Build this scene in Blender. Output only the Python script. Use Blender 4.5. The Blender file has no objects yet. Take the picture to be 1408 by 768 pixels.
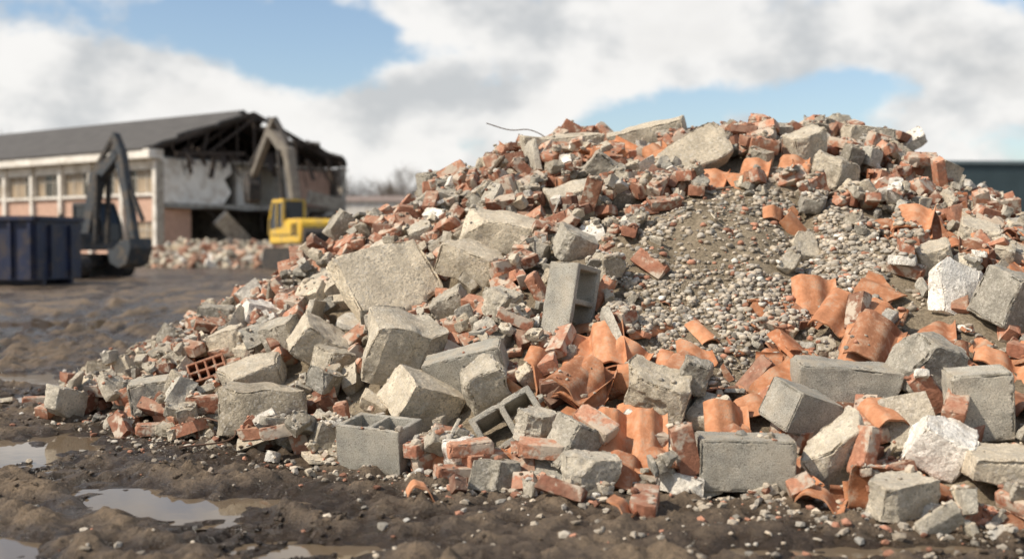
import bpy, bmesh, numpy as np, math, random
from mathutils import Matrix, Vector, Euler
from mathutils.bvhtree import BVHTree
random.seed(7); rng=np.random.default_rng(11)
sc=bpy.context.scene
sc.view_settings.view_transform='Standard'; sc.view_settings.look='None'; sc.view_settings.exposure=0
COL=sc.collection

# ---------------------------------------------------------------- noise
def _h(ix,iy,iz,s):
    h=(ix*374761393+iy*668265263+iz*1274126177+s*974711)&0xffffffff
    h=((h^(h>>13))*1274126177)&0xffffffff
    h=h^(h>>16)
    return (h&0xffffff)/float(0xffffff)*2-1
def vn(p,s=0):
    p=np.asarray(p,float); fl=np.floor(p); f=p-fl; f=f*f*f*(f*(f*6-15)+10); i=fl.astype(np.int64)
    X,Y,Z=i[...,0],i[...,1],i[...,2]; fx,fy,fz=f[...,0],f[...,1],f[...,2]
    def c(a,b,d): return _h(X+a,Y+b,Z+d,s)
    def pl(d):
        x00=c(0,0,d)*(1-fx)+c(1,0,d)*fx; x10=c(0,1,d)*(1-fx)+c(1,1,d)*fx
        return x00*(1-fy)+x10*fy
    y0=pl(0)
    if p.size and np.all(p[...,2]==0): return y0
    return y0*(1-fz)+pl(1)*fz
def fbm(p,s=0,o=3):
    r=0;a=1.0;t=0;p=np.asarray(p,float)
    for k in range(o): r=r+a*vn(p*2.03**k,s+k*17);t+=a;a*=.5
    return r/t
def p2(x,y,f): return np.stack([x*f,y*f,np.zeros_like(x)],-1)

# ---------------------------------------------------------------- node materials
class NT:
    def __init__(s,name,rough=.85,spec=.3):
        s.m=bpy.data.materials.new(name); s.m.use_nodes=True; s.n=s.m.node_tree.nodes; s.l=s.m.node_tree.links
        s.b=s.n['Principled BSDF']; s.b.inputs['Roughness'].default_value=rough; s.b.inputs['Specular IOR Level'].default_value=spec
        s.tc=s.n.new('ShaderNodeTexCoord').outputs['Object']
    def link(s,a,b): s.l.new(a,b)
    def put(s,sock,v):
        if isinstance(v,bpy.types.NodeSocket): s.l.new(v,sock)
        elif isinstance(v,tuple) and len(v)==3: sock.default_value=(*v,1) if sock.type=='RGBA' else v
        else: sock.default_value=v
    def noise(s,sc,det=4,rough=.55,vec=None,col=False):
        n=s.n.new('ShaderNodeTexNoise'); n.inputs['Scale'].default_value=sc; n.inputs['Detail'].default_value=det; n.inputs['Roughness'].default_value=rough
        s.l.new(vec or s.tc,n.inputs['Vector']); return n.outputs['Color' if col else 'Fac']
    def voro(s,sc,feat='F1',out='Distance',vec=None):
        n=s.n.new('ShaderNodeTexVoronoi'); n.feature=feat; n.inputs['Scale'].default_value=sc; s.l.new(vec or s.tc,n.inputs['Vector']); return n.outputs[out]
    def rng(s,v,a,b,c=0,d=1):
        n=s.n.new('ShaderNodeMapRange'); s.put(n.inputs[0],v)
        for k,q in enumerate((a,b,c,d)): n.inputs[k+1].default_value=q
        return n.outputs[0]
    def mix(s,f,a,b,mode='MIX'):
        n=s.n.new('ShaderNodeMix'); n.data_type='RGBA'; n.blend_type=mode; s.put(n.inputs[0],f); s.put(n.inputs[6],a); s.put(n.inputs[7],b); return n.outputs[2]
    def math(s,op,a,b=0.,clamp=False):
        n=s.n.new('ShaderNodeMath'); n.operation=op; n.use_clamp=clamp; s.put(n.inputs[0],a); s.put(n.inputs[1],b); return n.outputs[0]
    def grey(s,v):
        n=s.n.new('ShaderNodeCombineColor'); 
        for k in range(3): s.put(n.inputs[k],v)
        return n.outputs[0]
    def attr(s):
        n=s.n.new('ShaderNodeAttribute'); n.attribute_name='rc'
        q=s.n.new('ShaderNodeSeparateColor'); s.l.new(n.outputs['Color'],q.inputs[0]); return q.outputs[0],q.outputs[1],q.outputs[2]
    def bump(s,h,st=.4,dist=.01,prev=None):
        n=s.n.new('ShaderNodeBump'); n.inputs['Strength'].default_value=st; n.inputs['Distance'].default_value=dist; s.l.new(h,n.inputs['Height'])
        if prev: s.l.new(prev,n.inputs['Normal'])
        return n.outputs[0]
    def fin(s,col=None,norm=None,rough=None):
        if col is not None: s.put(s.b.inputs['Base Color'],col)
        if norm is not None: s.l.new(norm,s.b.inputs['Normal'])
        if rough is not None: s.put(s.b.inputs['Roughness'],rough)
        return s.m
def upz(t):
    g=t.n.new('ShaderNodeNewGeometry'); q=t.n.new('ShaderNodeSeparateXYZ'); t.l.new(g.outputs['Normal'],q.inputs[0]); return q.outputs[2]
def mat_concrete(name='concrete',rough=1.):
    t=NT(name,.92,.2); a,b,c=t.attr()
    base=t.mix(b,(.41,.385,.325),(.60,.51,.375))
    base=t.mix(t.rng(c,.86,.9),base,(.78,.73,.64))
    base=t.mix(1.,base,t.grey(t.rng(a,0,1,.58,1.3)),'MULTIPLY')
    n1=t.noise(9,4,.64); base=t.mix(1.,base,t.grey(t.rng(n1,.3,.7,.62,1.25)),'MULTIPLY')
    n2=t.noise(160,2,.5); base=t.mix(1.,base,t.grey(t.rng(n2,.3,.7,.76,1.2)),'MULTIPLY')
    v=t.voro(80,'F1','Color'); sp=t.n.new('ShaderNodeSeparateColor'); t.l.new(v,sp.inputs[0])
    base=t.mix(t.math('MULTIPLY',t.rng(sp.outputs[0],.74,.82),t.rng(n1,.42,.55,0,.45)),base,(.19,.165,.13))
    base=t.mix(t.math('MULTIPLY',t.rng(sp.outputs[1],.84,.9),.45),base,(.6,.55,.47))
    dust=t.math('MULTIPLY',t.rng(upz(t),.2,.9),t.rng(t.noise(14,3),.42,.62)); base=t.mix(t.math('MULTIPLY',dust,.5),base,(.50,.405,.285))
    nb=t.bump(t.noise(45,5,.7),.7*rough,.024); nb=t.bump(t.noise(230,2,.6),.45,.005,nb)
    return t.fin(base,nb)
def mat_block():
    t=NT('block_concrete',.95,.15); a,b,c=t.attr()
    base=t.mix(b,(.41,.39,.335),(.52,.465,.37)); base=t.mix(1.,base,t.grey(t.rng(a,0,1,.78,1.25)),'MULTIPLY')
    base=t.mix(1.,base,t.grey(t.rng(t.noise(6,5,.65),.3,.7,.64,1.22)),'MULTIPLY')
    n2=t.noise(200,2,.6); base=t.mix(1.,base,t.grey(t.rng(n2,.3,.7,.6,1.3)),'MULTIPLY')
    pits=t.rng(t.noise(120,2,.5),.62,.70); base=t.mix(t.math('MULTIPLY',pits,.65),base,(.09,.08,.06))
    dust=t.math('MULTIPLY',t.rng(upz(t),-.2,.9,.3,1),t.rng(t.noise(9,4,.65),.42,.62)); base=t.mix(t.math('MULTIPLY',dust,.6),base,(.48,.39,.275))
    nb=t.bump(t.noise(150,4,.75),1.,.008); return t.fin(base,nb)
def mat_brick():
    t=NT('brick_clay',.9,.2); a,b,c=t.attr()
    base=t.mix(b,(.30,.12,.072),(.53,.25,.15)); base=t.mix(t.rng(c,.0,.25,1,0),base,(.18,.09,.062))
    base=t.mix(1.,base,t.grey(t.rng(a,0,1,.65,1.25)),'MULTIPLY')
    base=t.mix(1.,base,t.grey(t.rng(t.noise(40,4,.6),.3,.7,.7,1.22)),'MULTIPLY')
    off=t.math('ADD',t.noise(13,4,.6),t.rng(c,0,1,-.05,.11))
    base=t.mix(t.rng(off,.53,.62,0,.88),base,(.54,.47,.37))
    dust=t.math('MULTIPLY',t.rng(upz(t),-.1,.9,.15,1),t.rng(t.noise(19,4),.36,.62)); base=t.mix(t.math('MULTIPLY',dust,.5),base,(.45,.34,.24))
    nb=t.bump(t.noise(60,5,.7),.6,.012); return t.fin(base,nb)
def mat_tile():
    t=NT('tile_terracotta',.82,.2); a,b,c=t.attr()
    base=t.mix(b,(.43,.165,.075),(.62,.285,.145)); base=t.mix(t.rng(c,.0,.4,.92,0),base,(.22,.10,.06))
    base=t.mix(1.,base,t.grey(t.rng(a,0,1,.68,1.12)),'MULTIPLY')
    base=t.mix(1.,base,t.grey(t.rng(t.noise(18,5,.6),.3,.7,.68,1.17)),'MULTIPLY')
    st=t.rng(t.noise(17,5,.74),.50,.68,0,.7); base=t.mix(st,base,(.42,.33,.235))
    nb=t.bump(t.noise(90,4,.65),.5,.007); return t.fin(base,nb)
def mat_gravel():
    t=NT('gravel_stone',.9,.2); a,b,c=t.attr()
    base=t.mix(b,(.35,.32,.27),(.52,.43,.32)); base=t.mix(t.rng(c,.80,.84),base,(.42,.21,.135)); base=t.mix(t.rng(c,.05,.015),base,(.66,.62,.54))
    base=t.mix(1.,base,t.grey(t.rng(a,0,1,.5,1.25)),'MULTIPLY')
    base=t.mix(1.,base,t.grey(t.rng(t.noise(120,3),.3,.7,.8,1.2)),'MULTIPLY')
    return t.fin(base,t.bump(t.noise(150,3),.3,.005))
def mat_soil():
    t=NT('rubble_soil',.97,.1)
    base=t.mix(t.rng(t.noise(3,5,.65),.35,.65),(.29,.23,.155),(.45,.365,.255))
    base=t.mix(1.,base,t.grey(t.rng(t.noise(60,4,.7),.3,.7,.62,1.3)),'MULTIPLY')
    nb=t.bump(t.noise(22,6,.75),1.,.05); nb=t.bump(t.noise(140,3,.7),.8,.01,nb); return t.fin(base,nb)
def mat_mud(dry=0.):
    t=NT('mud',.8,.5)
    n=t.noise(.7,5,.6); n2=t.noise(5,5,.65)
    wet=t.math('ADD',t.math('MULTIPLY',n,.6),t.math('MULTIPLY',n2,.4))
    g=t.n.new('ShaderNodeNewGeometry'); q=t.n.new('ShaderNodeSeparateXYZ'); t.l.new(g.outputs['Position'],q.inputs[0])
    low=t.rng(q.outputs[2],-.045,.035,-.16,.07); wet=t.math('ADD',wet,low)
    w=t.rng(wet,.40,.59)
    base=t.mix(w,(.078,.053,.032),(.275,.198,.125))
    base=t.mix(1.,base,t.grey(t.rng(t.noise(45,5,.75),.3,.7,.52,1.4)),'MULTIPLY')
    base=t.mix(1.,base,t.grey(t.rng(t.noise(.12,3),.3,.7,.75,1.2)),'MULTIPLY')
    r=t.rng(wet,.39,.56,.15,.85)
    nb=t.bump(t.noise(11,8,.72),1.,.06); nb=t.bump(t.noise(75,4,.75),1.,.014,nb); return t.fin(base,nb,r)
def mat_flat(name,col,rough=.8,var=.15,sc=2.,metal=0,bs=.2,dirt=None):
    t=NT(name,rough,.35); t.b.inputs['Metallic'].default_value=metal
    base=t.mix(1.,col,t.grey(t.rng(t.noise(sc,5,.6),.3,.7,1-var,1+var)),'MULTIPLY')
    if dirt: base=t.mix(t.rng(t.noise(sc*1.7,6,.65),.48,.62,0,.8),base,dirt)
    return t.fin(base,t.bump(t.noise(sc*12,4),bs,.02))
CON=mat_concrete(); BLK=mat_block(); BRK=mat_brick(); TIL=mat_tile(); GRV=mat_gravel(); SOIL=mat_soil(); MUD=mat_mud()

# ---------------------------------------------------------------- mesh helpers
def mkmesh(name,V,T,mat,rc=None,angle=None,parent=None,loc=None,smooth=False):
    V=np.ascontiguousarray(V,np.float32); T=np.ascontiguousarray(T,np.int32)
    me=bpy.data.meshes.new(name); k=T.shape[1]
    me.vertices.add(len(V)); me.vertices.foreach_set('co',V.ravel())
    me.loops.add(T.size); me.loops.foreach_set('vertex_index',T.ravel())
    me.polygons.add(len(T)); me.polygons.foreach_set('loop_start',np.arange(0,T.size,k,dtype=np.int32))
    try: me.polygons.foreach_set('loop_total',np.full(len(T),k,np.int32))
    except Exception: pass
    me.update(calc_edges=True); me.validate()
    me.polygons.foreach_set('use_smooth',np.full(len(me.polygons),bool(smooth or angle),bool))
    if angle: me.set_sharp_from_angle(angle=math.radians(angle))
    if rc is not None:
        at=me.attributes.new('rc','FLOAT_COLOR','POINT'); c=np.ones((len(V),4),np.float32); c[:,:3]=rc; at.data.foreach_set('color',c.ravel())
    me.materials.append(mat); ob=bpy.data.objects.new(name,me); COL.objects.link(ob)
    if parent: ob.parent=parent
    if loc is not None: ob.location=loc
    return ob
def bm_arr(bm):
    bmesh.ops.triangulate(bm,faces=bm.faces[:]); bm.verts.index_update()
    V=np.array([v.co[:] for v in bm.verts]); T=np.array([[v.index for v in f.verts] for f in bm.faces]); bm.free(); return V,T
def vnormals(V,T):
    n=np.cross(V[T[:,1]]-V[T[:,0]],V[T[:,2]]-V[T[:,0]]); fn=n/(np.linalg.norm(n,axis=1,keepdims=True)+1e-12)
    N=np.zeros_like(V)
    for k in range(3): np.add.at(N,T[:,k],n)
    L=np.linalg.norm(N,axis=1,keepdims=True)+1e-12; N/=L
    dev=np.ones(len(V))
    for k in range(3): np.minimum.at(dev,T[:,k],(fn*N[T[:,k]]).sum(1))
    return N,dev
def refine(bm,L,it=5):
    for _ in range(it):
        es=[e for e in bm.edges if e.calc_length()>L]
        if not es: break
        bmesh.ops.subdivide_edges(bm,edges=es,cuts=1); bmesh.ops.triangulate(bm,faces=bm.faces[:])
def roughen(V,T,amp,f,chip,seed,flat=.3,big=0.,bf=5.):
    N,dev=vnormals(V,T); o=np.array([seed*3.1,seed*7.7,seed*1.3])
    n=fbm(V*f+o,seed,4); ax=np.abs(N).max(1); k=np.where(ax>.985,flat,1.)
    V2=V+N*(n*amp*k)[:,None]
    c=np.clip(fbm(V*f*1.2+o+9,seed+5,3)+.08,0,1)*chip*(dev<.93)
    V2=V2-N*c[:,None]
    if big:
        w=np.stack([fbm(V*bf+o+q*31,seed+q,2) for q in range(3)],-1); V2=V2+w*big
    return V2
def chunk(seed,dims,ncut=4,amp=.008,L=None,bev=.006,chip=.02,keep=.36,big=0.,flat=.3):
    r=random.Random(seed); d=Vector(dims)
    bm=bmesh.new(); bmesh.ops.create_cube(bm,size=1)
    for v in bm.verts: v.co=Vector((v.co.x*d.x*(1+r.uniform(-.13,.06)),v.co.y*d.y*(1+r.uniform(-.13,.06)),v.co.z*d.z*(1+r.uniform(-.07,.04))))
    for i in range(ncut):
        n=Vector((r.gauss(0,1),r.gauss(0,1),r.gauss(0,.55))).normalized()
        if i%2==0: n=Vector((n.x,n.y,n.z*.35)).normalized()
        ext=abs(n.x)*d.x/2+abs(n.y)*d.y/2+abs(n.z)*d.z/2
        bmesh.ops.bisect_plane(bm,geom=bm.verts[:]+bm.edges[:]+bm.faces[:],plane_co=n*ext*r.uniform(keep*1.35,.9),plane_no=n,clear_outer=True)
    pts=[v.co.copy() for v in bm.verts]; bm.free()
    bm=bmesh.new(); [bm.verts.new(p) for p in pts]; bmesh.ops.remove_doubles(bm,verts=bm.verts[:],dist=1e-4)
    res=bmesh.ops.convex_hull(bm,input=bm.verts[:]); bmesh.ops.delete(bm,geom=[v for v in bm.verts if not v.link_faces],context='VERTS')
    bmesh.ops.dissolve_limit(bm,angle_limit=.06,verts=bm.verts[:],edges=bm.edges[:])
    if bev: bmesh.ops.bevel(bm,geom=bm.edges[:],offset=bev,segments=1,affect='EDGES',clamp_overlap=True)
    bmesh.ops.triangulate(bm,faces=bm.faces[:]); bmesh.ops.recalc_face_normals(bm,faces=bm.faces[:])
    if L: refine(bm,L)
    V,T=bm_arr(bm)
    if L: V=roughen(V,T,amp,1/max(dims)*5 if max(dims)>.25 else 25,chip,seed,flat,big,2.2/max(dims))
    return V,T
def gridsolid(xs,ys,H,solid):
    bm=bmesh.new(); nx,ny=len(xs)-1,len(ys)-1; vc={}
    def v(i,j,k):
        if (i,j,k) not in vc: vc[(i,j,k)]=bm.verts.new((xs[i],ys[j],(-H/2,H/2)[k]))
        return vc[(i,j,k)]
    S=lambda i,j: 0<=i<nx and 0<=j<ny and solid(i,j)
    for i in range(nx):
        for j in range(ny):
            if not S(i,j): continue
            bm.faces.new([v(i,j,1),v(i+1,j,1),v(i+1,j+1,1),v(i,j+1,1)]); bm.faces.new([v(i,j+1,0),v(i+1,j+1,0),v(i+1,j,0),v(i,j,0)])
            if not S(i-1,j): bm.faces.new([v(i,j,0),v(i,j,1),v(i,j+1,1),v(i,j+1,0)])
            if not S(i+1,j): bm.faces.new([v(i+1,j+1,0),v(i+1,j+1,1),v(i+1,j,1),v(i+1,j,0)])
            if not S(i,j-1): bm.faces.new([v(i+1,j,0),v(i+1,j,1),v(i,j,1),v(i,j,0)])
            if not S(i,j+1): bm.faces.new([v(i,j+1,0),v(i,j+1,1),v(i+1,j+1,1),v(i+1,j+1,0)])
    bmesh.ops.recalc_face_normals(bm,faces=bm.faces[:])
    return bm
def hollow_block(seed,dims=(.40,.20,.20),cells=2,rows=1,w=.03,L=.022,cut=False):
    a,b,H=dims; cw=(a-w*(cells+1))/cells; rh=(b-w*(rows+1))/rows
    xs=[-a/2];ys=[-b/2]
    for i in range(cells): xs+=[xs[-1]+w]; xs+=[xs[-1]+cw]
    xs.append(a/2)
    for i in range(rows): ys+=[ys[-1]+w]; ys+=[ys[-1]+rh]
    ys.append(b/2)
    bm=gridsolid(xs,ys,H,lambda i,j: not(i%2==1 and j%2==1))
    es=[e for e in bm.edges if len(e.link_faces)==2 and e.calc_face_angle(0)>.8]
    bmesh.ops.bevel(bm,geom=es,offset=min(.004,w*.2),segments=1,affect='EDGES',clamp_overlap=True)
    bmesh.ops.triangulate(bm,faces=bm.faces[:])
    if L: refine(bm,L)
    V,T=bm_arr(bm); V=roughen(V,T,.0025,22,.016 if w>.02 else .003,seed,.6); return V,T
def solid_block(seed,dims,L=.016,bev=.006,chip=.034,amp=.0045):
    bm=bmesh.new(); bmesh.ops.create_cube(bm,size=1); r=random.Random(seed)
    for v in bm.verts: v.co=Vector([v.co[k]*dims[k]*(1+r.uniform(-.03,.01)) for k in range(3)])
    bmesh.ops.bevel(bm,geom=bm.edges[:],offset=bev,segments=2,affect='EDGES'); bmesh.ops.triangulate(bm,faces=bm.faces[:]); refine(bm,L)
    V,T=bm_arr(bm); return roughen(V,T,amp,18,chip,seed,.7),T
def tile(seed,w=.26,l=.40,waves=1,ncut=0,arch=False,th=.011,A=.032,nx=None):
    r=random.Random(seed); nx=nx or 14*waves; ny=4
    bm=bmesh.new(); g={}
    for k in range(2):
        for i in range(nx+1):
            u=i/nx; x=(u-.5)*w*waves
            if arch: z=.055*math.sin(math.pi*u)**.8 if 0<u<1 else 0
            else:
                ph=(u*waves)%1.0 if i<nx else 1.0
                z=A*(math.sin(2*math.pi*ph-.6)+.35*math.sin(4*math.pi*ph))
            for j in range(ny+1):
                y=(j/ny-.5)*l; taper=1-(.12*(j/ny) if arch else 0)
                g[(i,j,k)]=bm.verts.new((x*taper,y,z*taper+(th if k else 0)))
    for i in range(nx):
        for j in range(ny):
            bm.faces.new([g[(i,j,1)],g[(i+1,j,1)],g[(i+1,j+1,1)],g[(i,j+1,1)]]); bm.faces.new([g[(i,j+1,0)],g[(i+1,j+1,0)],g[(i+1,j,0)],g[(i,j,0)]])
    for i in range(nx):
        for j in (0,ny): bm.faces.new([g[(i,j,0)],g[(i+1,j,0)],g[(i+1,j,1)],g[(i,j,1)]])
    for j in range(ny):
        for i in (0,nx): bm.faces.new([g[(i,j,0)],g[(i,j,1)],g[(i,j+1,1)],g[(i,j+1,0)]])
    for c in range(ncut):
        an=r.uniform(0,6.28); n=Vector((math.cos(an),math.sin(an),r.uniform(-.3,.3))).normalized()
        d=(abs(n.x)*w*waves/2+abs(n.y)*l/2)*r.uniform(.15,.65)
        bmesh.ops.bisect_plane(bm,geom=bm.verts[:]+bm.edges[:]+bm.faces[:],plane_co=n*d,plane_no=n,clear_outer=True)
        be=[e for e in bm.edges if e.is_boundary]
        if be: bmesh.ops.holes_fill(bm,edges=be)
    bmesh.ops.recalc_face_normals(bm,faces=bm.faces[:])
    V,T=bm_arr(bm); c=(V.max(0)+V.min(0))/2; V=V-c
    V=V+ (fbm(V*20+seed,seed,2)*.003)[:,None]*np.array([0,0,1.]); return V,T

# ---------------------------------------------------------------- ground + mound height
CP=[(-3.1,8.8,0),(-2.3,6.9,0),(-1.6,6.25,0),(-.8,5.64,0),(-.28,5.3,0),(0,5.06,0),(.35,4.9,0),(1.15,4.85,0),(1.5,4.6,0),(2.1,4.5,0),(3.5,4.5,0),(5,5.2,0),(6.3,7.2,0),(6.4,9,0),(5.6,11,0),(3.8,12,0),(1.5,12.3,0),(-.8,11.6,0),(-2.3,10.3,0),
(-2.36,8.7,.5),(-1.46,9,.98),(-.67,9.2,1.47),(.33,9.3,1.86),(1.17,9.3,1.95),(2.1,9.4,1.94),(2.95,9.3,1.87),(3.72,9,1.34),(3.96,8.8,1.06),(5.2,8.3,.35),
(-3.9,9,-.35),(-3,6.4,-.35),(-1.9,5.5,-.35),(-.5,4.6,-.35),(.5,4.1,-.35),(1.5,3.9,-.35),(3,3.7,-.35),(5.5,4.4,-.35),(7.2,7,-.35),(7.3,9.5,-.35),(6,12,-.35),(4,13,-.35),(1.5,13.3,-.35),(-1.3,12.5,-.35),(-3.2,10.9,-.35),
(0.5,7,1.04),(2,7,1.12),(-1.1,7.5,.64),(3.4,6.9,.95),(1.3,8.2,1.66),(-1.6,7.3,.40),(1.2,5.9,.50),(2.8,5.8,.56),(4.5,7,.48)]
P=np.array(CP)
def U(r2): return r2*np.log(r2+1e-9)*.5
n=len(P); A_=np.zeros((n+3,n+3)); d2=((P[:,None,:2]-P[None,:,:2])**2).sum(-1)
A_[:n,:n]=U(d2)+np.eye(n)*.01; A_[:n,n]=1; A_[:n,n+1:]=P[:,:2]; A_[n:,:n]=A_[:n,n:].T
W=np.linalg.solve(A_,np.r_[P[:,2],0,0,0])
def H0(x,y):
    x=np.asarray(x,float);y=np.asarray(y,float); sh=x.shape; x=x.ravel();y=y.ravel()
    dd=np.hypot(x-1.6,y-8.3); m=dd<6.6; out=np.full(x.shape,-.5); X=x[m];Y=y[m]; r=W[n]+W[n+1]*X+W[n+2]*Y
    for i in range(n): r=r+W[i]*U((X-P[i,0])**2+(Y-P[i,1])**2)
    far=np.clip((dd[m]-5.2)/1.2,0,1); out[m]=r*(1-far)-.5*far; return out.reshape(sh)
def soilzone(x,y):
    d=((x-1.5)/1.05)**2+((y-7.0)/.80)**2; d2=((x-1.0)/.5)**2+((y-6.2)/.34)**2
    return np.clip(1.5-np.minimum(d,d2),0,1)
PUD=[(-2.75,6.3,.85,.48),(-1.5,4.9,.85,.26),(-2.2,4.25,.7,.22),(1.15,4.16,.9,.13),(-4.3,9.6,1.4,.8),(-.6,4.2,.35,.1),(-5.2,7.2,.9,.5),(-3.6,5.4,.6,.25),(-3.4,13.,.9,.5),(-3.4,8.3,.5,.5),(-7,16,2,1.2),(2.2,4.1,.4,.1)]
RUT=[((-.2,3.4),(-.72,.69)),((-1.3,3.2),(-.62,.78)),((-2.4,3.4),(-.45,.9)),((-3.6,5),(-.25,.97)),((-5.0,6),(-.12,.99)),((-7,5),(.12,.99)),((-2.8,10),(-.5,.86)),((-6.5,12),(.5,.86)),((-4,9.5),(-.75,.66)),((-8.5,8),(-.05,1.))]
def G0(x,y):
    x=np.asarray(x,float);y=np.asarray(y,float)
    near=np.clip(1-(np.hypot(x,y-6)-9)/30,0,1)
    z=fbm(p2(x,y,1.1),3,3)*.032+np.abs(fbm(p2(x,y,5.2),5,3))*.036*near+fbm(p2(x,y,13.),8,4)*.030*near+np.clip(fbm(p2(x,y,9.),12,3)-.10,0,1)*.075*near-.02
    for k,((ax,ay),(dx,dy)) in enumerate(RUT):
        s=(x-ax)*dx+(y-ay)*dy; t=-(x-ax)*dy+(y-ay)*dx+.18*np.sin(s*.55+k*2)
        f=np.clip(s+1,0,1)*np.clip(1.2-np.abs(s-14)/24,0,1)
        w=np.exp(-(t/.19)**4); rim=np.exp(-((np.abs(t)-.29)/.08)**2)
        z=z*(1-.75*w*f)+f*(-.050*w+.058*rim*(.6+.7*vn(p2(x,y,7.),31)))+f*w*.026*np.sign(np.sin(s*36+np.abs(t)*18))*np.clip(vn(p2(x,y,2.3),77)+.7,0,1)
    for (px,py,rx,ry) in PUD:
        e=np.exp(-(((x-px)/rx)**2+((y-py)/ry)**2)*1.1); z=z*(1-.5*e)-.058*e
    return z*np.clip(1.6-np.hypot(x,y)/120,0.2,1)
def M0(x,y):
    h=H0(x,y); s=soilzone(x,y)
    nz=fbm(p2(x,y,1.6),21,3)*.09*(1-.3*s)+fbm(p2(x,y,8),25,3)*.035+fbm(p2(x,y,30),27,2)*.008
    nz=nz-.10*s*np.exp(-((x-1.75-.3*(y-7))/.16)**2)+.05*s*np.exp(-((x-1.25)/.28)**2-((y-7.2)/.3)**2)
    return h-.085+.05*s+nz*np.clip(h*4+.3,0.15,1)
gx0,gy0,gs=-4.6,3.6,.02; GX=np.arange(gx0,7.6,gs); GY=np.arange(gy0,13.4,gs)
XX,YY=np.meshgrid(GX,GY,indexing='ij'); MH=M0(XX,YY); GH=G0(XX,YY); HM=np.maximum(MH,GH); KM=np.zeros(HM.shape,bool)
BASE=H0(XX,YY)
def blur(a,k):
    c=np.pad(a,((k+1,k),(0,0)),'edge').cumsum(0); a=(c[2*k+1:]-c[:-2*k-1])/(2*k+1)
    c=np.pad(a,((0,0),(k+1,k)),'edge').cumsum(1); return (c[:,2*k+1:]-c[:,:-2*k-1])/(2*k+1)
SM=blur(blur(HM,8),8); SGX,SGY=np.gradient(SM,gs)
def gi(x,y): return min(max(int(round((x-gx0)/gs)),0),len(GX)-1),min(max(int(round((y-gy0)/gs)),0),len(GY)-1)
def settle(x,y,dims,R,q=.75,key=False,sink=0.,low=.01,cap=None):
    dims=np.asarray(dims); e=np.abs(R)@(dims/2)
    i0,j0=gi(x-e[0],y-e[1]); i1,j1=gi(x+e[0],y+e[1])
    X=XX[i0:i1+1,j0:j1+1]-x; Y=YY[i0:i1+1,j0:j1+1]-y
    o=np.stack([X,Y,np.zeros_like(X)],-1)@R; d=R.T@np.array([0,0,1.])
    d=np.where(np.abs(d)<1e-6,1e-6,d)
    a=(-dims/2-o)/d; b=(dims/2-o)/d; lo=np.minimum(a,b).max(-1); hi=np.maximum(a,b).min(-1); m=hi>lo
    if not m.any(): return float(HM[gi(x,y)]),m
    h=HM[i0:i1+1,j0:j1+1]; z=float(np.quantile((h-lo)[m],q))-sink
    if cap is not None: z=min(z,float(SM[gi(x,y)])+cap)
    HM[i0:i1+1,j0:j1+1]=np.where(m,np.maximum(h,z+hi-low),h)
    if key: KM[i0:i1+1,j0:j1+1]|=m
    return z,m
def eul(rx,ry,rz): return np.array(Euler((math.radians(rx),math.radians(ry),math.radians(rz)),'XYZ').to_matrix())
def axes(xa,za):
    x=np.array(xa,float); x/=np.linalg.norm(x); z=np.array(za,float); z-=x*(x@z); z/=np.linalg.norm(z); return np.stack([x,np.cross(z,x),z],1)
def slopeR(x,y,k=1.):
    i,j=gi(x,y); nrm=np.array([-SGX[i,j]*k,-SGY[i,j]*k,1.]); nrm/=np.linalg.norm(nrm)
    return np.array(Vector((0,0,1)).rotation_difference(Vector(nrm)).to_matrix())

# ---------------------------------------------------------------- filler libraries
LB=[]; 
for s in range(26):
    if s<12: V,T=chunk(100+s,(.215,.105,.068),0 if s<6 else 1,.003,.045,.003,.010,.6); 
    elif s<20: V,T=chunk(100+s,(random.uniform(.08,.14),.10,.065),2,.004,.035,.003,.010,.5)
    else: V,T=chunk(100+s,(random.uniform(.07,.1),random.uniform(.05,.08),.05),3,.004,.035,.003,.008,.45)
    LB.append((V-(V.max(0)+V.min(0))/2,T))
LC=[]
for s in range(26):
    a=random.uniform(.09,.24); V,T=chunk(300+s,(a,a*random.uniform(.5,.85),a*random.uniform(.3,.65)),random.choice([3,4,5]),.009,a*.15,.005,.016,.4,a*.06,.4)
    LC.append((V-(V.max(0)+V.min(0))/2,T))
for s in range(8):
    a=random.uniform(.18,.3); V,T=chunk(350+s,(a,a*random.uniform(.5,.8),random.uniform(.03,.055)),4,.004,.04,.003,.008)
    LC.append((V-(V.max(0)+V.min(0))/2,T))
LT=[]
for s in range(30):
    V,T=tile(500+s,w=.22,l=.3,ncut=1+s%3,arch=(s%10==0),nx=12,A=.024); 
    if len(V)>8: LT.append((V-(V.max(0)+V.min(0))/2,T))
LS=[]
for s in range(16):
    a=1.; V,T=chunk(700+s,(a,a*random.uniform(.5,.9),a*random.uniform(.3,.7)),4,0,None,.04,0); LS.append((V-(V.max(0)+V.min(0))/2,T))
LW=[]
for s in range(4):
    V,T=chunk(760+s,(random.uniform(.3,.5),.05,.022),1,0,None,.002,0,.8); LW.append((V,T))
FILL={'b':[],'c':[],'t':[],'w':[],'s':[]}
def put(kind,V,T,x,y,z,R,sc=1.,rc=None):
    rc=rc if rc is not None else rng.random(3)
    FILL[kind].append(((V*sc)@R.T+np.array([x,y,z]),T,np.tile(rc,(len(V),1))))
TZ=[(.55,5.75,.5,.5),(1.75,6.15,.6,.33),(1.35,5.65,.55,.35),(2.55,7.15,.4,.25),(1.85,7.45,.15,.1),(1.55,8.0,.35,.18),(2.4,5.9,.45,.3),(.6,5.25,.45,.25),(1.5,4.9,.7,.22),(.7,8.4,.3,.2),(2.9,6.6,.4,.4)]
def tz(x,y): return max(math.exp(-((x-a)/c)**2-((y-b)/d)**2) for a,b,c,d in TZ)
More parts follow.
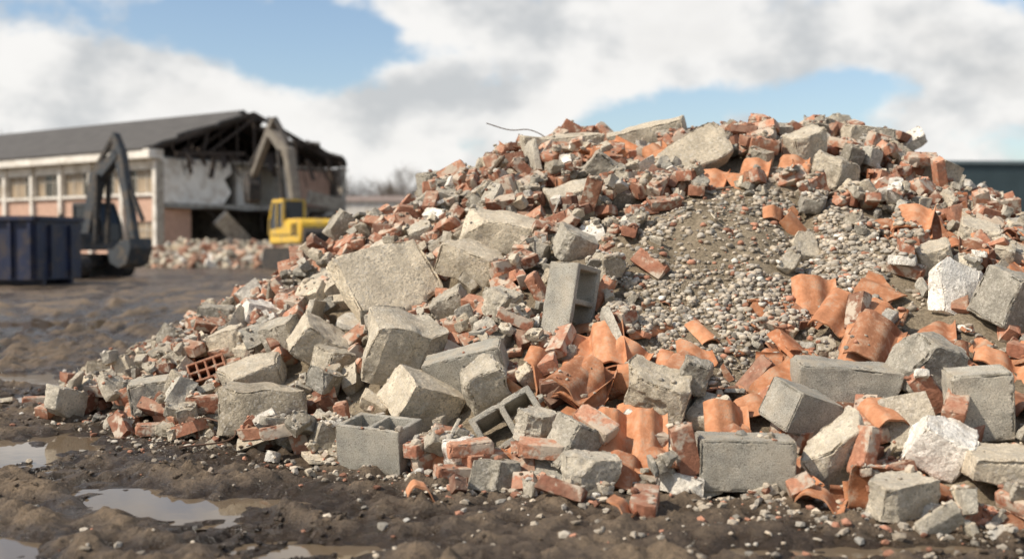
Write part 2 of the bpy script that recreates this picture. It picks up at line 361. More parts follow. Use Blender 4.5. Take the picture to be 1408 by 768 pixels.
def fill(N,smin,smax,small=False,front=.8,hcap=.13):
    k=0;tries=0
    while k<N and tries<N*8:
        tries+=1
        x=rng.uniform(-3.6,6.6); y=rng.uniform(4.3,9.6) if rng.random()<front else rng.uniform(9.3,12.6)
        i,j=gi(x,y); b=BASE[i,j]
        if b<-.02 and rng.random()>math.exp(b/.05)*.35: continue
        if KM[i,j]: continue
        s=float(soilzone(x,y)); tzz=tz(x,y)
        if rng.random()<s*(1.0 if tzz<.3 else .8)*.98 : continue
        r=rng.random(); pt=(.03 if x>-.6 else 0)+.62*tzz
        pb=.66 if b>1.45 else (.52 if x<.9 else .52)
        if small: pb*=.60
        yaw=rng.uniform(0,360)
        if r<pt: kind,L='t',LT
        elif r<pt+(1-pt)*pb: kind,L='b',(LB if small or rng.random()<.3 else LB[:12])
        elif r<pt+(1-pt)*.985 or b<.15: kind,L='c',LC
        else: kind,L='w',LW
        V,T=L[rng.integers(len(L))]; sc=rng.uniform(smin,smax)
        if kind=='b' and not small: sc=rng.uniform(.95,1.06)
        if kind=='t' and not small: sc=rng.uniform(.75,1.05)
        if kind=='w' and small: continue
        dims=(V.max(0)-V.min(0))*sc
        tl=rng.normal(0,16 if rng.random()<.6 else 38,2)
        R=slopeR(x,y)@eul(tl[0],tl[1],0)@eul(0,0,yaw)
        if kind!='t' and b<1.6 and rng.random()<.25: R=R@eul(90,0,0)
        e=np.abs(R)@(dims/2)
        i0,j0=gi(x-e[0]*.75,y-e[1]*.75); i1,j1=gi(x+e[0]*.75,y+e[1]*.75)
        if KM[i0:i1+1,j0:j1+1].mean()>.10: continue
        if HM[i,j]>SM[i,j]+hcap: continue
        z,_=settle(x,y,dims*np.array([.95,.95,.9]),R,.45 if kind=='t' else .66,low=.035*sc if kind=='t' else .012)
        rc=rng.random(3)
        put(kind,V,T,x,y,z,R,sc,rc); k+=1
fill(900,.8,1.1)

# ---------------------------------------------------------------- key pieces
KEYS=[]
def key(name,VT,x,y,R,mat,rc=(.5,.5,.5),q=.5,sink=0,angle=38,dz=0,low=.01,cap=None,z=None):
    V,T=VT; c=(V.max(0)+V.min(0))/2; V=V-c; dims=V.max(0)-V.min(0)
    if z is None: z,_=settle(x,y,dims,R,q,True,sink,low,cap)
    z+=dz
    ob=mkmesh(name,V,T,mat,np.tile(np.array(rc,float),(len(V),1)),angle)
    ob.matrix_world=Matrix.Translation((x,y,z))@Matrix(R.tolist()).to_4x4()
    KEYS.append((V@R.T+np.array([x,y,z]),T)); ob['zz']=z; return ob
CH=lambda s,d,nc=4,amp=.018,chip=.045,keep=.44,big=None: chunk(s,d,nc,amp,max(d)*.042,.008,chip,keep,(big if big is not None else .045)*max(d),.35)
def cc(seed,x,y,d,r,rc=(.5,.6,.5),nc=4,name='broken_concrete',big=None,**k): return key(name,CH(seed,d,nc+1,big=big),x,y,eul(*r),CON,rc,**k)
# slabs
cc(1,-.80,7.36,(.60,.60,.13),(62,-22,30),(.9,.95,.3),3,'concrete_slab',q=.5,big=.04)
cc(2,.38,8.95,(.62,.40,.19),(8,-4,5),(.7,.8,.3),4,'concrete_slab')
cc(3,1.08,9.1,(.68,.40,.16),(10,-14,-8),(.7,.8,.3),4,'concrete_slab')
cc(4,1.27,8.25,(.66,.34,.15),(42,-28,10),(.4,.9,.3),3,'concrete_slab')
cc(5,-.07,7.56,(.50,.34,.22),(15,12,-12),(.85,.85,.3),2)
cc(6,-.25,7.3,(.46,.24,.20),(20,18,-18),(.7,.9,.3),3)
cc(77,-.76,8.6,(.50,.13,.12),(10,-38,0),(.4,.4,.3),2,'concrete_beam')
cc(7,-.57,9.1,(.36,.26,.24),(10,-8,20),(.35,.3,.3),3)
# concrete blocks
key('hollow_concrete_block',hollow_block(7,(.42,.21,.21)),.33,6.42,axes((.16,.12,1),(.72,-.66,.08)),BLK,(.5,.2,.5),q=.5)
cc(15,-.61,6.42,(.48,.34,.32),(20,10,15),(.7,.7,.3),7,big=.09)
key('concrete_block',solid_block(8,(.44,.19,.22)),-.24,6.10,eul(14,-15,-8),BLK,(.6,.3,.5),q=.6)
cc(16,-.47,5.96,(.34,.30,.24),(22,22,35),(.8,.85,.3),2)
key('hollow_concrete_block',hollow_block(9,(.36,.24,.23),2,1,.032),-.66,5.66,eul(8,2,-24),BLK,(.55,.25,.5),q=.5)
key('hollow_concrete_block',hollow_block(10,(.34,.22,.2)),.0,5.56,axes((.86,.1,.5),(.1,-.8,.55)),BLK,(.45,.3,.5),q=.45)
key('concrete_block',solid_block(11,(.42,.21,.225)),1.02,4.96,eul(2,1,-3),BLK,(.5,.45,.5),q=.5)
key('concrete_block',CH(12,(.50,.2,.2),2),1.65,5.62,eul(12,4,-4),BLK,(.5,.25,.5))
key('concrete_block',solid_block(13,(.28,.24,.2)),1.36,5.34,eul(16,18,28),BLK,(.5,.25,.5))
key('concrete_block',solid_block(14,(.27,.2,.31),.016,.008,.05,.007),2.12,5.15,eul(6,-5,-8),BLK,(.95,.7,.5),q=.5)
key('concrete_block',solid_block(21,(.37,.26,.2),.018,.01,.05,.009),-2.2,7.1,eul(4,-8,14),BLK,(.8,.6,.5),q=.5)
cc(17,-1.2,7.05,(.32,.30,.22),(20,32,20),(.8,.75,.3),1)
cc(18,-1.47,7.2,(.27,.22,.18),(20,-15,-20),(.5,.4,.3),3)
cc(119,-1.55,6.85,(.46,.24,.17),(16,-18,22),(.65,.7,.3),4)
cc(20,-1.40,6.36,(.48,.36,.24),(3,0,8),(.15,.9,.3),4,q=.5,big=.08)
cc(22,-2.17,8.35,(.26,.22,.18),(5,5,10),(.4,.3,.3),1)
cc(23,2.46,6.3,(.38,.10,.32),(-20,25,10),(1,.5,.95),4)
cc(24,2.68,6.1,(.32,.3,.28),(20,10,30),(.4,.2,.3),4)
cc(25,2.03,5.58,(.30,.24,.28),(20,20,10),(.4,.2,.3),4)
cc(26,1.44,5.0,(.36,.16,.24),(20,-35,10),(.9,.7,.6),4)
cc(27,1.86,4.92,(.28,.2,.2),(20,25,-10),(.95,.5,.92),4)
cc(28,2.12,4.78,(.42,.3,.13),(8,8,-5),(.85,.8,.5),3,'concrete_slab')
cc(29,1.56,4.55,(.26,.2,.15),(5,-5,20),(.8,.6,.5),4,q=.4)
cc(30,-.13,5.82,(.22,.20,.26),(20,-25,10),(.6,.55,.3),6,big=.08)
cc(31,.72,5.62,(.32,.22,.22),(20,15,-20),(.45,.9,.3),6,big=.08)
cc(34,.33,4.98,(.24,.2,.17),(5,5,20),(.8,.5,.5),5,q=.4)
cc(35,-.05,5.12,(.17,.15,.12),(0,5,30),(.3,.3,.5),3,q=.4)
cc(36,.28,5.26,(.2,.18,.22),(15,25,40),(.5,.3,.4),3)
cc(37,.11,5.42,(.17,.16,.15),(15,0,40),(.8,.4,.4),6)
cc(38,.9,5.62,(.17,.1,.2),(20,20,0),(.3,.3,.4),3)
cc(40,2.26,7.95,(.30,.28,.22),(20,10,35),(.65,.7,.3),2)
cc(41,2.15,8.3,(.28,.2,.26),(15,-20,20),(.85,.7,.6),2)
cc(42,2.80,8.95,(.40,.26,.17),(5,4,5),(.7,.7,.3),1)
cc(43,2.17,9.0,(.30,.22,.09),(25,-18,-15),(.9,.5,.93),2)
cc(44,.39,7.1,(.24,.20,.18),(25,20,25),(.55,.3,.3),2)
cc(45,.41,7.85,(.34,.2,.12),(30,-14,10),(.8,.6,.4),2)
cc(46,.65,8.15,(.22,.18,.16),(20,35,10),(.4,.4,.4),3)
cc(47,-.06,6.62,(.20,.19,.18),(15,0,40),(.7,.5,.4),8,big=.07)
cc(48,-.38,7.02,(.24,.16,.14),(25,-30,-20),(.4,.4,.4),3)
cc(49,2.91,7.1,(.28,.2,.14),(20,15,-15),(.9,.7,.4),3)
cc(50,2.47,6.65,(.2,.18,.14),(20,-15,-15),(.7,.7,.4),3)
cc(51,1.83,7.1,(.16,.2,.05),(50,0,15),(.6,.7,.4),3)
cc(52,3.1,8.3,(.28,.2,.2),(20,15,30),(.7,.6,.4),3)
cc(53,3.3,6.1,(.4,.3,.25),(20,-15,30),(.5,.6,.4),4)
cc(54,3.9,6.6,(.45,.3,.2),(15,-15,60),(.5,.4,.4),4)
cc(55,3.2,5.0,(.35,.3,.25),(5,-15,30),(.7,.4,.4),3)
cc(56,4.6,6.3,(.5,.3,.12),(15,20,30),(.7,.7,.4),3)
cc(58,3.4,9.0,(.3,.2,.14),(5,15,-20),(.6,.5,.4),3)
cc(59,-1.9,7.6,(.26,.2,.14),(15,-15,-20),(.7,.8,.4),3)
cc(60,-1.75,7.9,(.24,.18,.14),(15,15,30),(.9,.6,.93),3)
cc(61,-1.3,8.1,(.32,.2,.10),(20,-25,10),(.6,.6,.4),3)
cc(62,-1.05,6.72,(.24,.18,.16),(15,10,50),(.5,.7,.4),4)
# bricks
def bk(seed,x,y,r,rc,cut=0,d=(.22,.105,.07),**k): return key('brick',chunk(seed,d,cut,.004,.02,.005,.020,.6),x,y,eul(*r),BRK,rc,**k)
bk(200,-.26,5.3,(2,4,20),(.5,.5,.7)); bk(201,-.13,5.36,(4,0,28),(.6,.7,.3)); bk(202,-.2,5.34,(6,-3,12),(.7,.8,.6))
bk(203,1.52,4.88,(8,-75,15),(.6,.6,.4)); bk(204,1.62,5.2,(10,-15,10),(.6,.6,.6)); bk(205,1.66,5.3,(20,5,-30),(.7,.8,.6)); bk(206,1.98,5.05,(10,-25,60),(.5,.6,.6))
bk(207,-.32,6.78,(12,-14,24),(.5,.7,.8)); bk(208,.16,6.78,(30,60,10),(.6,.7,.4)); bk(209,-.2,6.9,(20,10,-30),(.5,.6,.4)); bk(210,.14,5.2,(10,5,-6),(.8,.8,.8),1); bk(211,.39,5.3,(25,25,-40),(.8,.9,.8),1)
bk(212,-3.28,7.85,(0,0,15),(.4,.4,.8),1,q=.5); bk(213,-3.3,8.5,(5,0,60),(.4,.4,.6),1,q=.5); bk(214,-2.1,6.65,(0,0,5),(.4,.5,.8),1,q=.5)
bk(215,2.35,4.85,(10,30,20),(.7,.8,.6)); bk(216,.9,8.85,(10,15,20),(.6,.6,.5)); bk(217,1.9,9.1,(12,10,70),(.6,.6,.5)); bk(218,2.55,8.7,(20,30,70),(.6,.6,.5)); bk(219,3.35,8.55,(20,20,30),(.5,.5,.5)); bk(220,-.5,6.75,(30,20,60),(.4,.5,.5)); bk(221,-.05,8.75,(20,40,60),(.5,.5,.5))
bk(222,-1.0,6.2,(10,10,70),(.5,.6,.5)); bk(223,-.9,6.05,(10,80,10),(.4,.5,.5)); bk(224,-1.75,7.0,(20,-10,-50),(.4,.7,.5))
key('perforated_brick',hollow_block(230,(.24,.13,.2),4,2,.014,None),-2.55,7.55,axes((1,.2,0),(.2,-1,.1)),BRK,(.5,.6,.1),q=.5)
key('perforated_brick',hollow_block(231,(.24,.13,.2),4,2,.014,None),-1.95,7.3,axes((.9,.2,.3),(.5,-.8,.4)),BRK,(.5,.8,.3),q=.5)
# roof tiles
def tk(seed,x,y,R,rc=(.6,.7,.7),name='roof_tile',**k):
    kw={a:k.pop(a) for a in ('w','l','waves','ncut','arch') if a in k}; k.setdefault('q',.35); k.setdefault('cap',.17)
    return key(name,tile(seed,**kw),x,y,R if isinstance(R,np.ndarray) else eul(*R),TIL,rc,angle=50,low=.05,**k)
def stack(seed,x,y,R,nn,w,l,step=.024,jit=7,ncut=1):
    R=eul(*R); rr=np.random.default_rng(seed); o=tk(seed,x,y,R,(.4,.4,.15),w=w,l=l,ncut=ncut); z=o['zz']
    for q in range(1,nn):
        Rq=R@eul(*(rr.normal(0,jit,3))); p=R@np.array([rr.normal(0,.03),rr.normal(0,.035),step*q*1.15])
        tk(seed+q,x+p[0],y+p[1],Rq,(.3+.5*rr.random(),rr.random(),.05+.9*rr.random()),w=w,l=l,ncut=ncut if q<nn-1 else 0,z=z+p[2])
tk(1,1.72,6.45,(58,0,-6),(.7,.7,.9),w=.25,l=.26,q=.55)
stack(11,.37,5.76,(34,26,-20),5,.24,.3)
stack(21,1.84,5.92,(42,16,-24),5,.26,.3,.028,9)
stack(31,2.52,7.1,(38,-6,-20),5,.25,.24,.024,8)
stack(61,1.45,5.95,(30,14,30),4,.24,.3,.026,12)
stack(71,.86,5.82,(30,12,-35),3,.22,.3,.026,12)
stack(81,1.1,5.15,(34,-10,15),3,.22,.3,.026,14)
tk(2,1.86,6.14,(32,14,-32),(.5,.6,.7),w=.21,l=.32,waves=2,q=.6)
tk(4,1.05,6.2,(30,20,38),(.8,.9,.9),arch=True,w=.14,l=.2)
tk(5,.43,6.08,(38,-24,-18),(.7,.8,.9),w=.19,l=.34,waves=2,q=.6)
tk(6,.61,6.0,(50,20,-25),(.6,.9,.9),w=.22,l=.2,ncut=1)
tk(7,.56,5.30,(50,0,-6),(.7,.8,.9),w=.17,l=.30,waves=2,q=.55)
tk(8,1.03,5.40,(56,5,4),(.7,.8,.9),w=.22,l=.28,q=.55)
tk(9,1.99,5.74,(42,-38,-30),(.7,.8,.9),arch=True,w=.16,l=.32,q=.5)
tk(10,1.34,5.68,axes((.75,.1,.65),(-.3,-.9,.5)),(.6,.6,.8),w=.28,l=.18)
tk(41,.80,5.92,(30,-22,-15),(.7,.7,.8),arch=True,w=.14,l=.26)
tk(42,2.45,5.7,(30,12,-15),(.7,.9,.8),w=.25,l=.25,ncut=1)
tk(43,1.39,8.0,(42,-10,-35),(.7,.7,.8),w=.24,l=.28,q=.3); tk(44,1.70,8.02,(42,-8,-30),(.7,.7,.9),w=.22,l=.28,q=.3)
tk(45,1.73,7.42,(60,20,20),(.6,.7,.9),w=.22,l=.18,ncut=1); tk(46,1.84,7.38,(60,-30,50),(.6,.7,.9),w=.22,l=.18,ncut=1)
tk(49,-.39,4.82,(0,4,10),(.8,.8,.9),w=.14,l=.12,q=.5,ncut=1); tk(50,.44,4.5,(0,4,-20),(.7,.8,.9),w=.14,l=.13,ncut=2,q=.5)
tk(51,1.28,4.68,(4,6,-20),(.6,.7,.8),w=.2,l=.22,ncut=1,q=.5); tk(52,.7,5.12,(30,-25,30),(.6,.6,.6),w=.22,l=.25,ncut=1); tk(53,.14,5.95,(60,40,20),(.6,.6,.5),w=.22,l=.25,ncut=1)
tk(54,1.1,8.5,(50,-30,10),(.7,.7,.9),w=.2,l=.22,ncut=1); tk(55,.8,8.6,(40,-50,10),(.7,.7,.9),w=.2,l=.24)
# loose whole and half tiles strewn over the right half
for k,(x,y) in enumerate([(2.1,6.45),(2.25,6.05),(2.75,5.55),(1.75,5.25),(2.45,5.35),(.95,5.25),(.5,5.05),(1.2,5.55),(2.95,6.5),(2.7,6.8),(2.35,7.3),(.95,6.0),(2.9,7.5),(1.75,4.72),(2.0,8.1),(.25,8.35),(3.1,5.6)]):
    rr=np.random.default_rng(900+k); tk(900+k,x,y,slopeR(x,y)@eul(rr.normal(8,16),rr.normal(0,18),rr.uniform(-60,60)),tuple(rr.uniform(.1,.95,3)),w=.22,l=rr.uniform(.20,.30),ncut=int(rr.integers(0,3)))

fill(3000,.65,1.1,hcap=.13); fill(5200,.24,.55,True,hcap=.16)
def fins(kind,name,mat,parent,angle=35):
    F=FILL[kind]
    if not F: return None
    off=0;Vs=[];Ts=[];Cs=[]
    for V,T,C in F: Vs.append(V);Ts.append(T+off);Cs.append(C);off+=len(V)
    V=np.concatenate(Vs);T=np.concatenate(Ts); mkmesh(name,V,T,mat,np.concatenate(Cs),angle,parent); return V,T
pile=bpy.data.objects.new('rubble_pile',None); COL.objects.link(pile)
wood=mat_flat('old_timber',(.16,.12,.085),.85,.3,20)
parts=[fins('b','brick_fragments',BRK,pile),fins('c','concrete_fragments',CON,pile),fins('t','roof_tile_fragments',TIL,pile,45),fins('w','timber_scraps',wood,pile)]
ms=2; Z=MH[::ms,::ms]; keep=Z>GH[::ms,::ms]-.12
Xs,Ys=XX[::ms,::ms],YY[::ms,::ms]
MV=np.stack([Xs,Ys,Z],-1).reshape(-1,3); ids=np.arange(Z.size).reshape(Z.shape)
q=np.stack([ids[:-1,:-1],ids[1:,:-1],ids[1:,1:],ids[:-1,1:]],-1); ok=keep[:-1,:-1]&keep[1:,:-1]&keep[1:,1:]&keep[:-1,1:]; q=q[ok]
used=np.unique(q); remap=np.zeros(Z.size,int); remap[used]=np.arange(len(used)); MVu=MV[used]; q=remap[q]
mkmesh('soil_mound',MVu,q,SOIL,None,None,pile,smooth=True)
# ground sheet
def prog(a,b,st,far,g=1.13):
    c=list(np.arange(a,b,st)); s=st
    while c[-1]<far: s*=g; c.append(c[-1]+s)
    return c
xr=prog(-5.0,3.3,.021,3000); xl=[]; s=.021; c0=-5.0
while c0>-3000: s*=1.05; c0-=s; xl.append(c0)
xs=np.array(xl[::-1]+xr); yl=[]; s=.021; c0=3.4
while c0>-400: s*=1.3; c0-=s; yl.append(c0)
ys=np.array(yl[::-1]+prog(3.4,7.5,.021,4000,1.02))
gX,gY=np.meshgrid(xs,ys,indexing='ij'); gZ=G0(gX,gY)
gZ=np.where((H0(gX,gY)>.12),gZ-.1,gZ)
ids=np.arange(gZ.size).reshape(gZ.shape); gq=np.stack([ids[:-1,:-1],ids[1:,:-1],ids[1:,1:],ids[:-1,1:]],-1).reshape(-1,4)
mkmesh('ground',np.stack([gX,gY,gZ],-1).reshape(-1,3),gq,MUD,smooth=True)
# puddles
wt=NT('muddy_water',.04,.5); wt.b.inputs['IOR'].default_value=1.33; WAT=wt.fin((.15,.11,.07),wt.bump(wt.noise(6,2),.04,.01))
for (px,py,rx,ry) in PUD:
    a=np.linspace(0,2*np.pi,40,endpoint=False); V=np.c_[1.5*rx*np.cos(a),1.5*ry*np.sin(a),np.zeros(40)]; V=np.r_[V,[[0,0,0]]]
    mkmesh('puddle',V,np.array([[k,(k+1)%40,40] for k in range(40)]),WAT,loc=(px,py,-.041))

# ---------------------------------------------------------------- gravel (exact resting heights by ray cast)
allV=[];allF=[];off=0
for p in parts+KEYS:
    if p is None: continue
    allV.append(p[0]); allF.append(p[1]+off); off+=len(p[0])
tq=np.r_[q[:,[0,1,2]],q[:,[0,2,3]]]; allV.append(MVu); allF.append(tq+off)
bvh=BVHTree.FromPolygons(np.concatenate(allV).tolist(),np.concatenate(allF).tolist(),all_triangles=True)
ico=[]
for sub in (1,2):
    bm=bmesh.new(); bmesh.ops.create_icosphere(bm,subdivisions=sub,radius=.5); V,T=bm_arr(bm); L=[]
    for k in range(14):
        r=np.random.default_rng(k+sub*50); d=V*(1+.36*vn(V*2.6+k*5.3,k)[:,None]+(.16 if sub==1 else .06)*r.normal(size=(len(V),1))); d*=np.array([1,r.uniform(.6,.95),r.uniform(.45,.8)]); L.append(d)
    ico.append((np.array(L),T))
def stones(name,N,dens,smin,smax,sub,parent,bb=(-4.2,6.8,4.0,12.6),pw=1.35,red=.18,mat=None,sp=2.2,keyrej=.9):
    L,T=ico[sub]; pos=[]; 
    X=rng.uniform(bb[0],bb[1],N); Y=bb[2]+(bb[3]-bb[2])*rng.random(N)**pw; D=dens(X,Y); m=rng.random(N)<D; X=X[m];Y=Y[m]; g=G0(X,Y)
    for x,y,gz in zip(X,Y,g):
        if gz<-.04: continue
        h=bvh.ray_cast((x,y,5),(0,0,-1))
        if h[0] is None or h[0].z<gz: pos.append((x,y,gz)); continue
        if h[1].z<.5: continue
        i,j=gi(x,y)
        if KM[i,j] and rng.random()<keyrej: continue
        pos.append((x,y,h[0].z))
    pos=np.array(pos); n=len(pos); s=smin+(smax-smin)*rng.random(n)**sp
    k=rng.integers(0,len(L),n); a=rng.random((n,3))*6.283; ca,sa=np.cos(a),np.sin(a)
    Rz=np.zeros((n,3,3)); Rz[:,0,0]=ca[:,0];Rz[:,0,1]=-sa[:,0];Rz[:,1,0]=sa[:,0];Rz[:,1,1]=ca[:,0];Rz[:,2,2]=1
    b=(a[:,1]-3.14)*.2; Rx=np.zeros((n,3,3)); Rx[:,0,0]=1;Rx[:,1,1]=np.cos(b);Rx[:,1,2]=-np.sin(b);Rx[:,2,1]=np.sin(b);Rx[:,2,2]=np.cos(b)
    V=np.einsum('nij,nvj->nvi',Rz@Rx,L[k]*s[:,None,None]); pos[:,2]+=s*.15; V=V+pos[:,None,:]; nv=L.shape[1]
    TT=(T[None]+(np.arange(n)*nv)[:,None,None]).reshape(-1,3)
    c=rng.random((n,3)); c[:,2]=np.where(rng.random(n)<red,.9,c[:,2]*.75)
    mkmesh(name,V.reshape(-1,3),TT,mat or GRV,np.repeat(c,nv,0),None,parent,smooth=(sub==1)); return n
def d_zone(x,y):
    return soilzone(x,y)*np.where((y>6.75)&(x<1.75),.12+.55*(fbm(p2(x,y,4.),5,2)>.14),np.clip(.9+1.0*fbm(p2(x,y,3.),15,2),.4,1))
def d_gen(x,y):
    b=H0(x,y); return np.where(b>0,.6,np.exp(b/.07)*.6)
def d_gnd(x,y):
    b=H0(x,y); return np.where(b>0.05,0,np.exp(b/np.where(x>-.5,.16,.07))*.85*np.clip(.5+.9*fbm(p2(x,y,1.5),9,2),.04,1)+.018)
def d_mud(x,y):
    b=H0(x,y); return np.where(b>0.03,0,np.clip(.0+1.6*fbm(p2(x,y,1.2),19,3),.02,1))
n1=stones('gravel',20000,d_zone,.014,.054,1,pile,(.3,2.8,5.7,8.0),1.,.07,keyrej=1.,sp=1.7)
n2=stones('stone_chippings',58000,d_gen,.012,.048,0,pile,(-3.8,6.8,4.2,12.6),1.35,.15,keyrej=.97)
n3=stones('loose_gravel',56000,d_gnd,.007,.055,0,pile,(-4.2,4.5,4.0,9.0),1.3,.16,sp=3)
n4=stones('mud_clods',30000,d_mud,.008,.04,0,None,(-5,3.5,3.9,9.5),1.4,.1,mat=MUD,sp=3)

# ---------------------------------------------------------------- rebar
def tube(name,pts,r,mat,parent=None):
    cu=bpy.data.curves.new(name,'CURVE'); cu.dimensions='3D'; cu.bevel_depth=r; cu.bevel_resolution=2; sp=cu.splines.new('BEZIER'); sp.bezier_points.add(len(pts)-1)
    for b,p in zip(sp.bezier_points,pts): b.co=p; b.handle_left_type=b.handle_right_type='AUTO'
    cu.materials.append(mat); ob=bpy.data.objects.new(name,cu); COL.objects.link(ob); ob.parent=parent; return ob
rust=mat_flat('rusty_steel',(.12,.07,.045),.8,.3,30)
tube('rebar',[(.35,9.0,1.88),(.15,8.98,1.99),(-.02,8.95,1.99),(-.2,8.93,2.04)],.004,rust)
tube('rebar',[(-1.9,6.6,.03),(-1.7,6.35,.12),(-1.5,6.1,.06),(-1.75,5.95,.03)],.005,rust)

# ---------------------------------------------------------------- boxes helper for buildings / machines
class MB:
    def __init__(s): s.V=[];s.F=[];s.n=0
    def box(s,c,d,R=None):
        v=np.array([(a,b,e) for a in(-.5,.5) for b in(-.5,.5) for e in(-.5,.5)])*np.array(d)
        if R is not None: v=v@R.T
        s.V.append(v+np.array(c)); s.F+= [tuple(s.n+k for k in f) for f in((0,1,3,2),(4,6,7,5),(0,4,5,1),(2,3,7,6),(0,2,6,4),(1,5,7,3))]; s.n+=8; return s
    def bar(s,a,b,w,h):
        a=np.array(a,float);b=np.array(b,float); d=b-a; L=np.linalg.norm(d); x=d/L; up=np.array([0,0,1.]) if abs(x[2])<.95 else np.array([0,1.,0]); y=np.cross(up,x); y/=np.linalg.norm(y)
        return s.box((a+b)/2,(L,w,h),np.stack([x,y,np.cross(x,y)],1))
    def prism(s,pts,w,y=0.):
        n=len(pts); s.V.append(np.array([(p[0],y-w/2,p[1]) for p in pts]+[(p[0],y+w/2,p[1]) for p in pts]))
        s.F.append(tuple(s.n+k for k in range(n))); s.F.append(tuple(s.n+n+k for k in reversed(range(n))))
        for k in range(n): a,b=k,(k+1)%n; s.F.append((s.n+a,s.n+n+a,s.n+n+b,s.n+b))
        s.n+=2*n; return s
    def poly(s,pts): s.V.append(np.array(pts,float)); s.F.append(tuple(range(s.n,s.n+len(pts)))); s.n+=len(pts); return s
    def out(s,name,mat,parent,bev=0):
        me=bpy.data.meshes.new(name); me.from_pydata(np.concatenate(s.V).tolist(),[],s.F); bm=bmesh.new(); bm.from_mesh(me); bmesh.ops.recalc_face_normals(bm,faces=bm.faces[:])
        if bev: bmesh.ops.bevel(bm,geom=bm.edges[:],offset=bev,segments=2,affect='EDGES',clamp_overlap=True)
        bm.to_mesh(me); bm.free(); me.materials.append(mat); ob=bpy.data.objects.new(name,me); COL.objects.link(ob); ob.parent=parent; return ob
def empty(name,loc,yaw=0):
    e=bpy.data.objects.new(name,None); COL.objects.link(e); e.location=loc; e.rotation_euler=(0,0,math.radians(yaw)); return e

# ---- two-storey building being demolished
B=empty('demolished_school_building',(-20.1,65,0),-35.7)
white=mat_flat('white_render',(.72,.67,.59),.85,.12,.8,dirt=(.46,.40,.32)); pink=mat_flat('pink_brickwork',(.50,.32,.235),.9,.15,3); roofm=mat_flat('roof_shingle',(.095,.087,.078),.9,.25,1.5,bs=.6)
glassm=mat_flat('window_glass',(.06,.055,.045),.15,.2,1.); blind=mat_flat('window_blind',(.33,.255,.175),.6,.2,1.); frame=mat_flat('window_frame',(.5,.45,.37),.6,.1,3)
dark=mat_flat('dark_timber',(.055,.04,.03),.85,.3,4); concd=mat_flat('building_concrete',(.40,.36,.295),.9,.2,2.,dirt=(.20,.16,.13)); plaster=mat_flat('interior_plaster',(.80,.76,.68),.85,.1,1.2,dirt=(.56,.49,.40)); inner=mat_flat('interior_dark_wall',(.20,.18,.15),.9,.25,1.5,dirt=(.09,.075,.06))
LEN=62; bay=3.1
m=MB(); m.box((-LEN/2,0.1,.45),(LEN,.24,.9)); m.box((-LEN/2,.1,3.12),(LEN,.24,1.5)); m.out('brick_spandrels',pink,B)
m=MB(); m.box((-LEN/2,-.03,3.93),(LEN,.36,.16)); m.box((-LEN/2,-.35,6.2),(LEN+.4,1.0,.5)); m.box((-LEN/2,.08,5.65),(LEN,.3,.55))
for k in range(21): m.box((-k*bay-.15,-.06,2.96),(.30,.42,5.86))
m.out('white_columns_and_fascia',white,B)
g=MB();bl=MB();fr=MB()
for k in range(20):
    for z0,h in((.9,1.47),(4.01,1.37)):
        for w in range(3):
            x=-k*bay-.3-.03-(w+.5)*(bay-.3)/3
            (bl if random.random()<.5 else g).box((x,.14,z0+h/2),((bay-.3)/3-.08,.04,h-.1))
            fr.box((x-(bay-.3)/6+.02,.10,z0+h/2),(.07,.08,h-.02))
        fr.box((-k*bay-bay/2-.15,.095,z0+h*.68),(bay-.32,.05,.06))
g.out('window_panes',glassm,B); bl.out('window_blinds',blind,B); fr.out('window_frames',frame,B)
def roofside(y0,z0,y1,z1,name):
    r=random.Random(len(name)); V=[];F=[]; nu=12; L=[ .3-(r.random()**1.5)*1.6-(1.4 if (name=='roof_back' and u<7) else 0) for u in range(nu+1)]
    n_=np.array([0,-(z1-z0),(y1-y0)]); n_=n_/np.linalg.norm(n_); n_=n_*np.sign(n_[2])*.16
    for u in range(nu+1):
        t=u/nu; y=y0+(y1-y0)*t; z=z0+(z1-z0)*t
        for x in(-LEN,L[u]):
            V.append((x,y,z)); V.append((x,y+n_[1],z+n_[2]))
    for u in range(nu):
        a=u*4; b=a+4; F+=[(a+1,a+3,b+3,b+1),(a,b,b+2,a+2),(a+2,b+2,b+3,a+3),(a,a+1,b+1,b)]
    F+=[(0,2,3,1),(nu*4,nu*4+1,nu*4+3,nu*4+2)]
    me=bpy.data.meshes.new(name); me.from_pydata(V,[],F); me.materials.append(roofm); o=bpy.data.objects.new(name,me); COL.objects.link(o); o.parent=B
roofside(-.85,6.35,7.5,9.35,'roof_front'); roofside(7.5,9.35,15.9,6.35,'roof_back')
m=MB(); r=random.Random(4)
for k in range(6):
    x=-.5-k*1.6
    m.bar((x,-.3,6.42),(x,7.5,9.2),.12,.25); m.bar((x,7.5,9.2),(x,15.3,6.42),.12,.25)
    if k>0: m.bar((x,0,6.3),(x,15,6.3),.12,.22)
    m.bar((x,3.5,6.3),(x,3.9,7.9),.1,.15); m.bar((x,7.5,6.3),(x,7.5,9.1),.1,.15); m.bar((x,11.2,6.3),(x,11,7.9),.1,.15); m.bar((x,3.7,6.4),(x,7.5,8.9),.1,.15)
m.bar((.2,1,6.3),(.1,6.2,6.6),.12,.22); m.bar((.1,12.6,6.3),(.7,13.4,4.6),.1,.14); m.bar((.2,8,9.0),(.9,10.3,7.2),.1,.12); m.bar((.2,11.3,7.8),(1.2,12.6,6.9),.3,.05); m.bar((.1,4.9,6.3),(.5,5.6,5.1),.08,.1)
for k in range(34): y=r.uniform(.6,14.6); m.bar((.1,y,6.3+r.uniform(0,.6)),(.25+r.uniform(-.2,.5),y+r.uniform(-.7,.7),5.7+r.uniform(-.8,.5)),r.choice([.05,.3]),.06)
m.out('roof_trusses',dark,B)
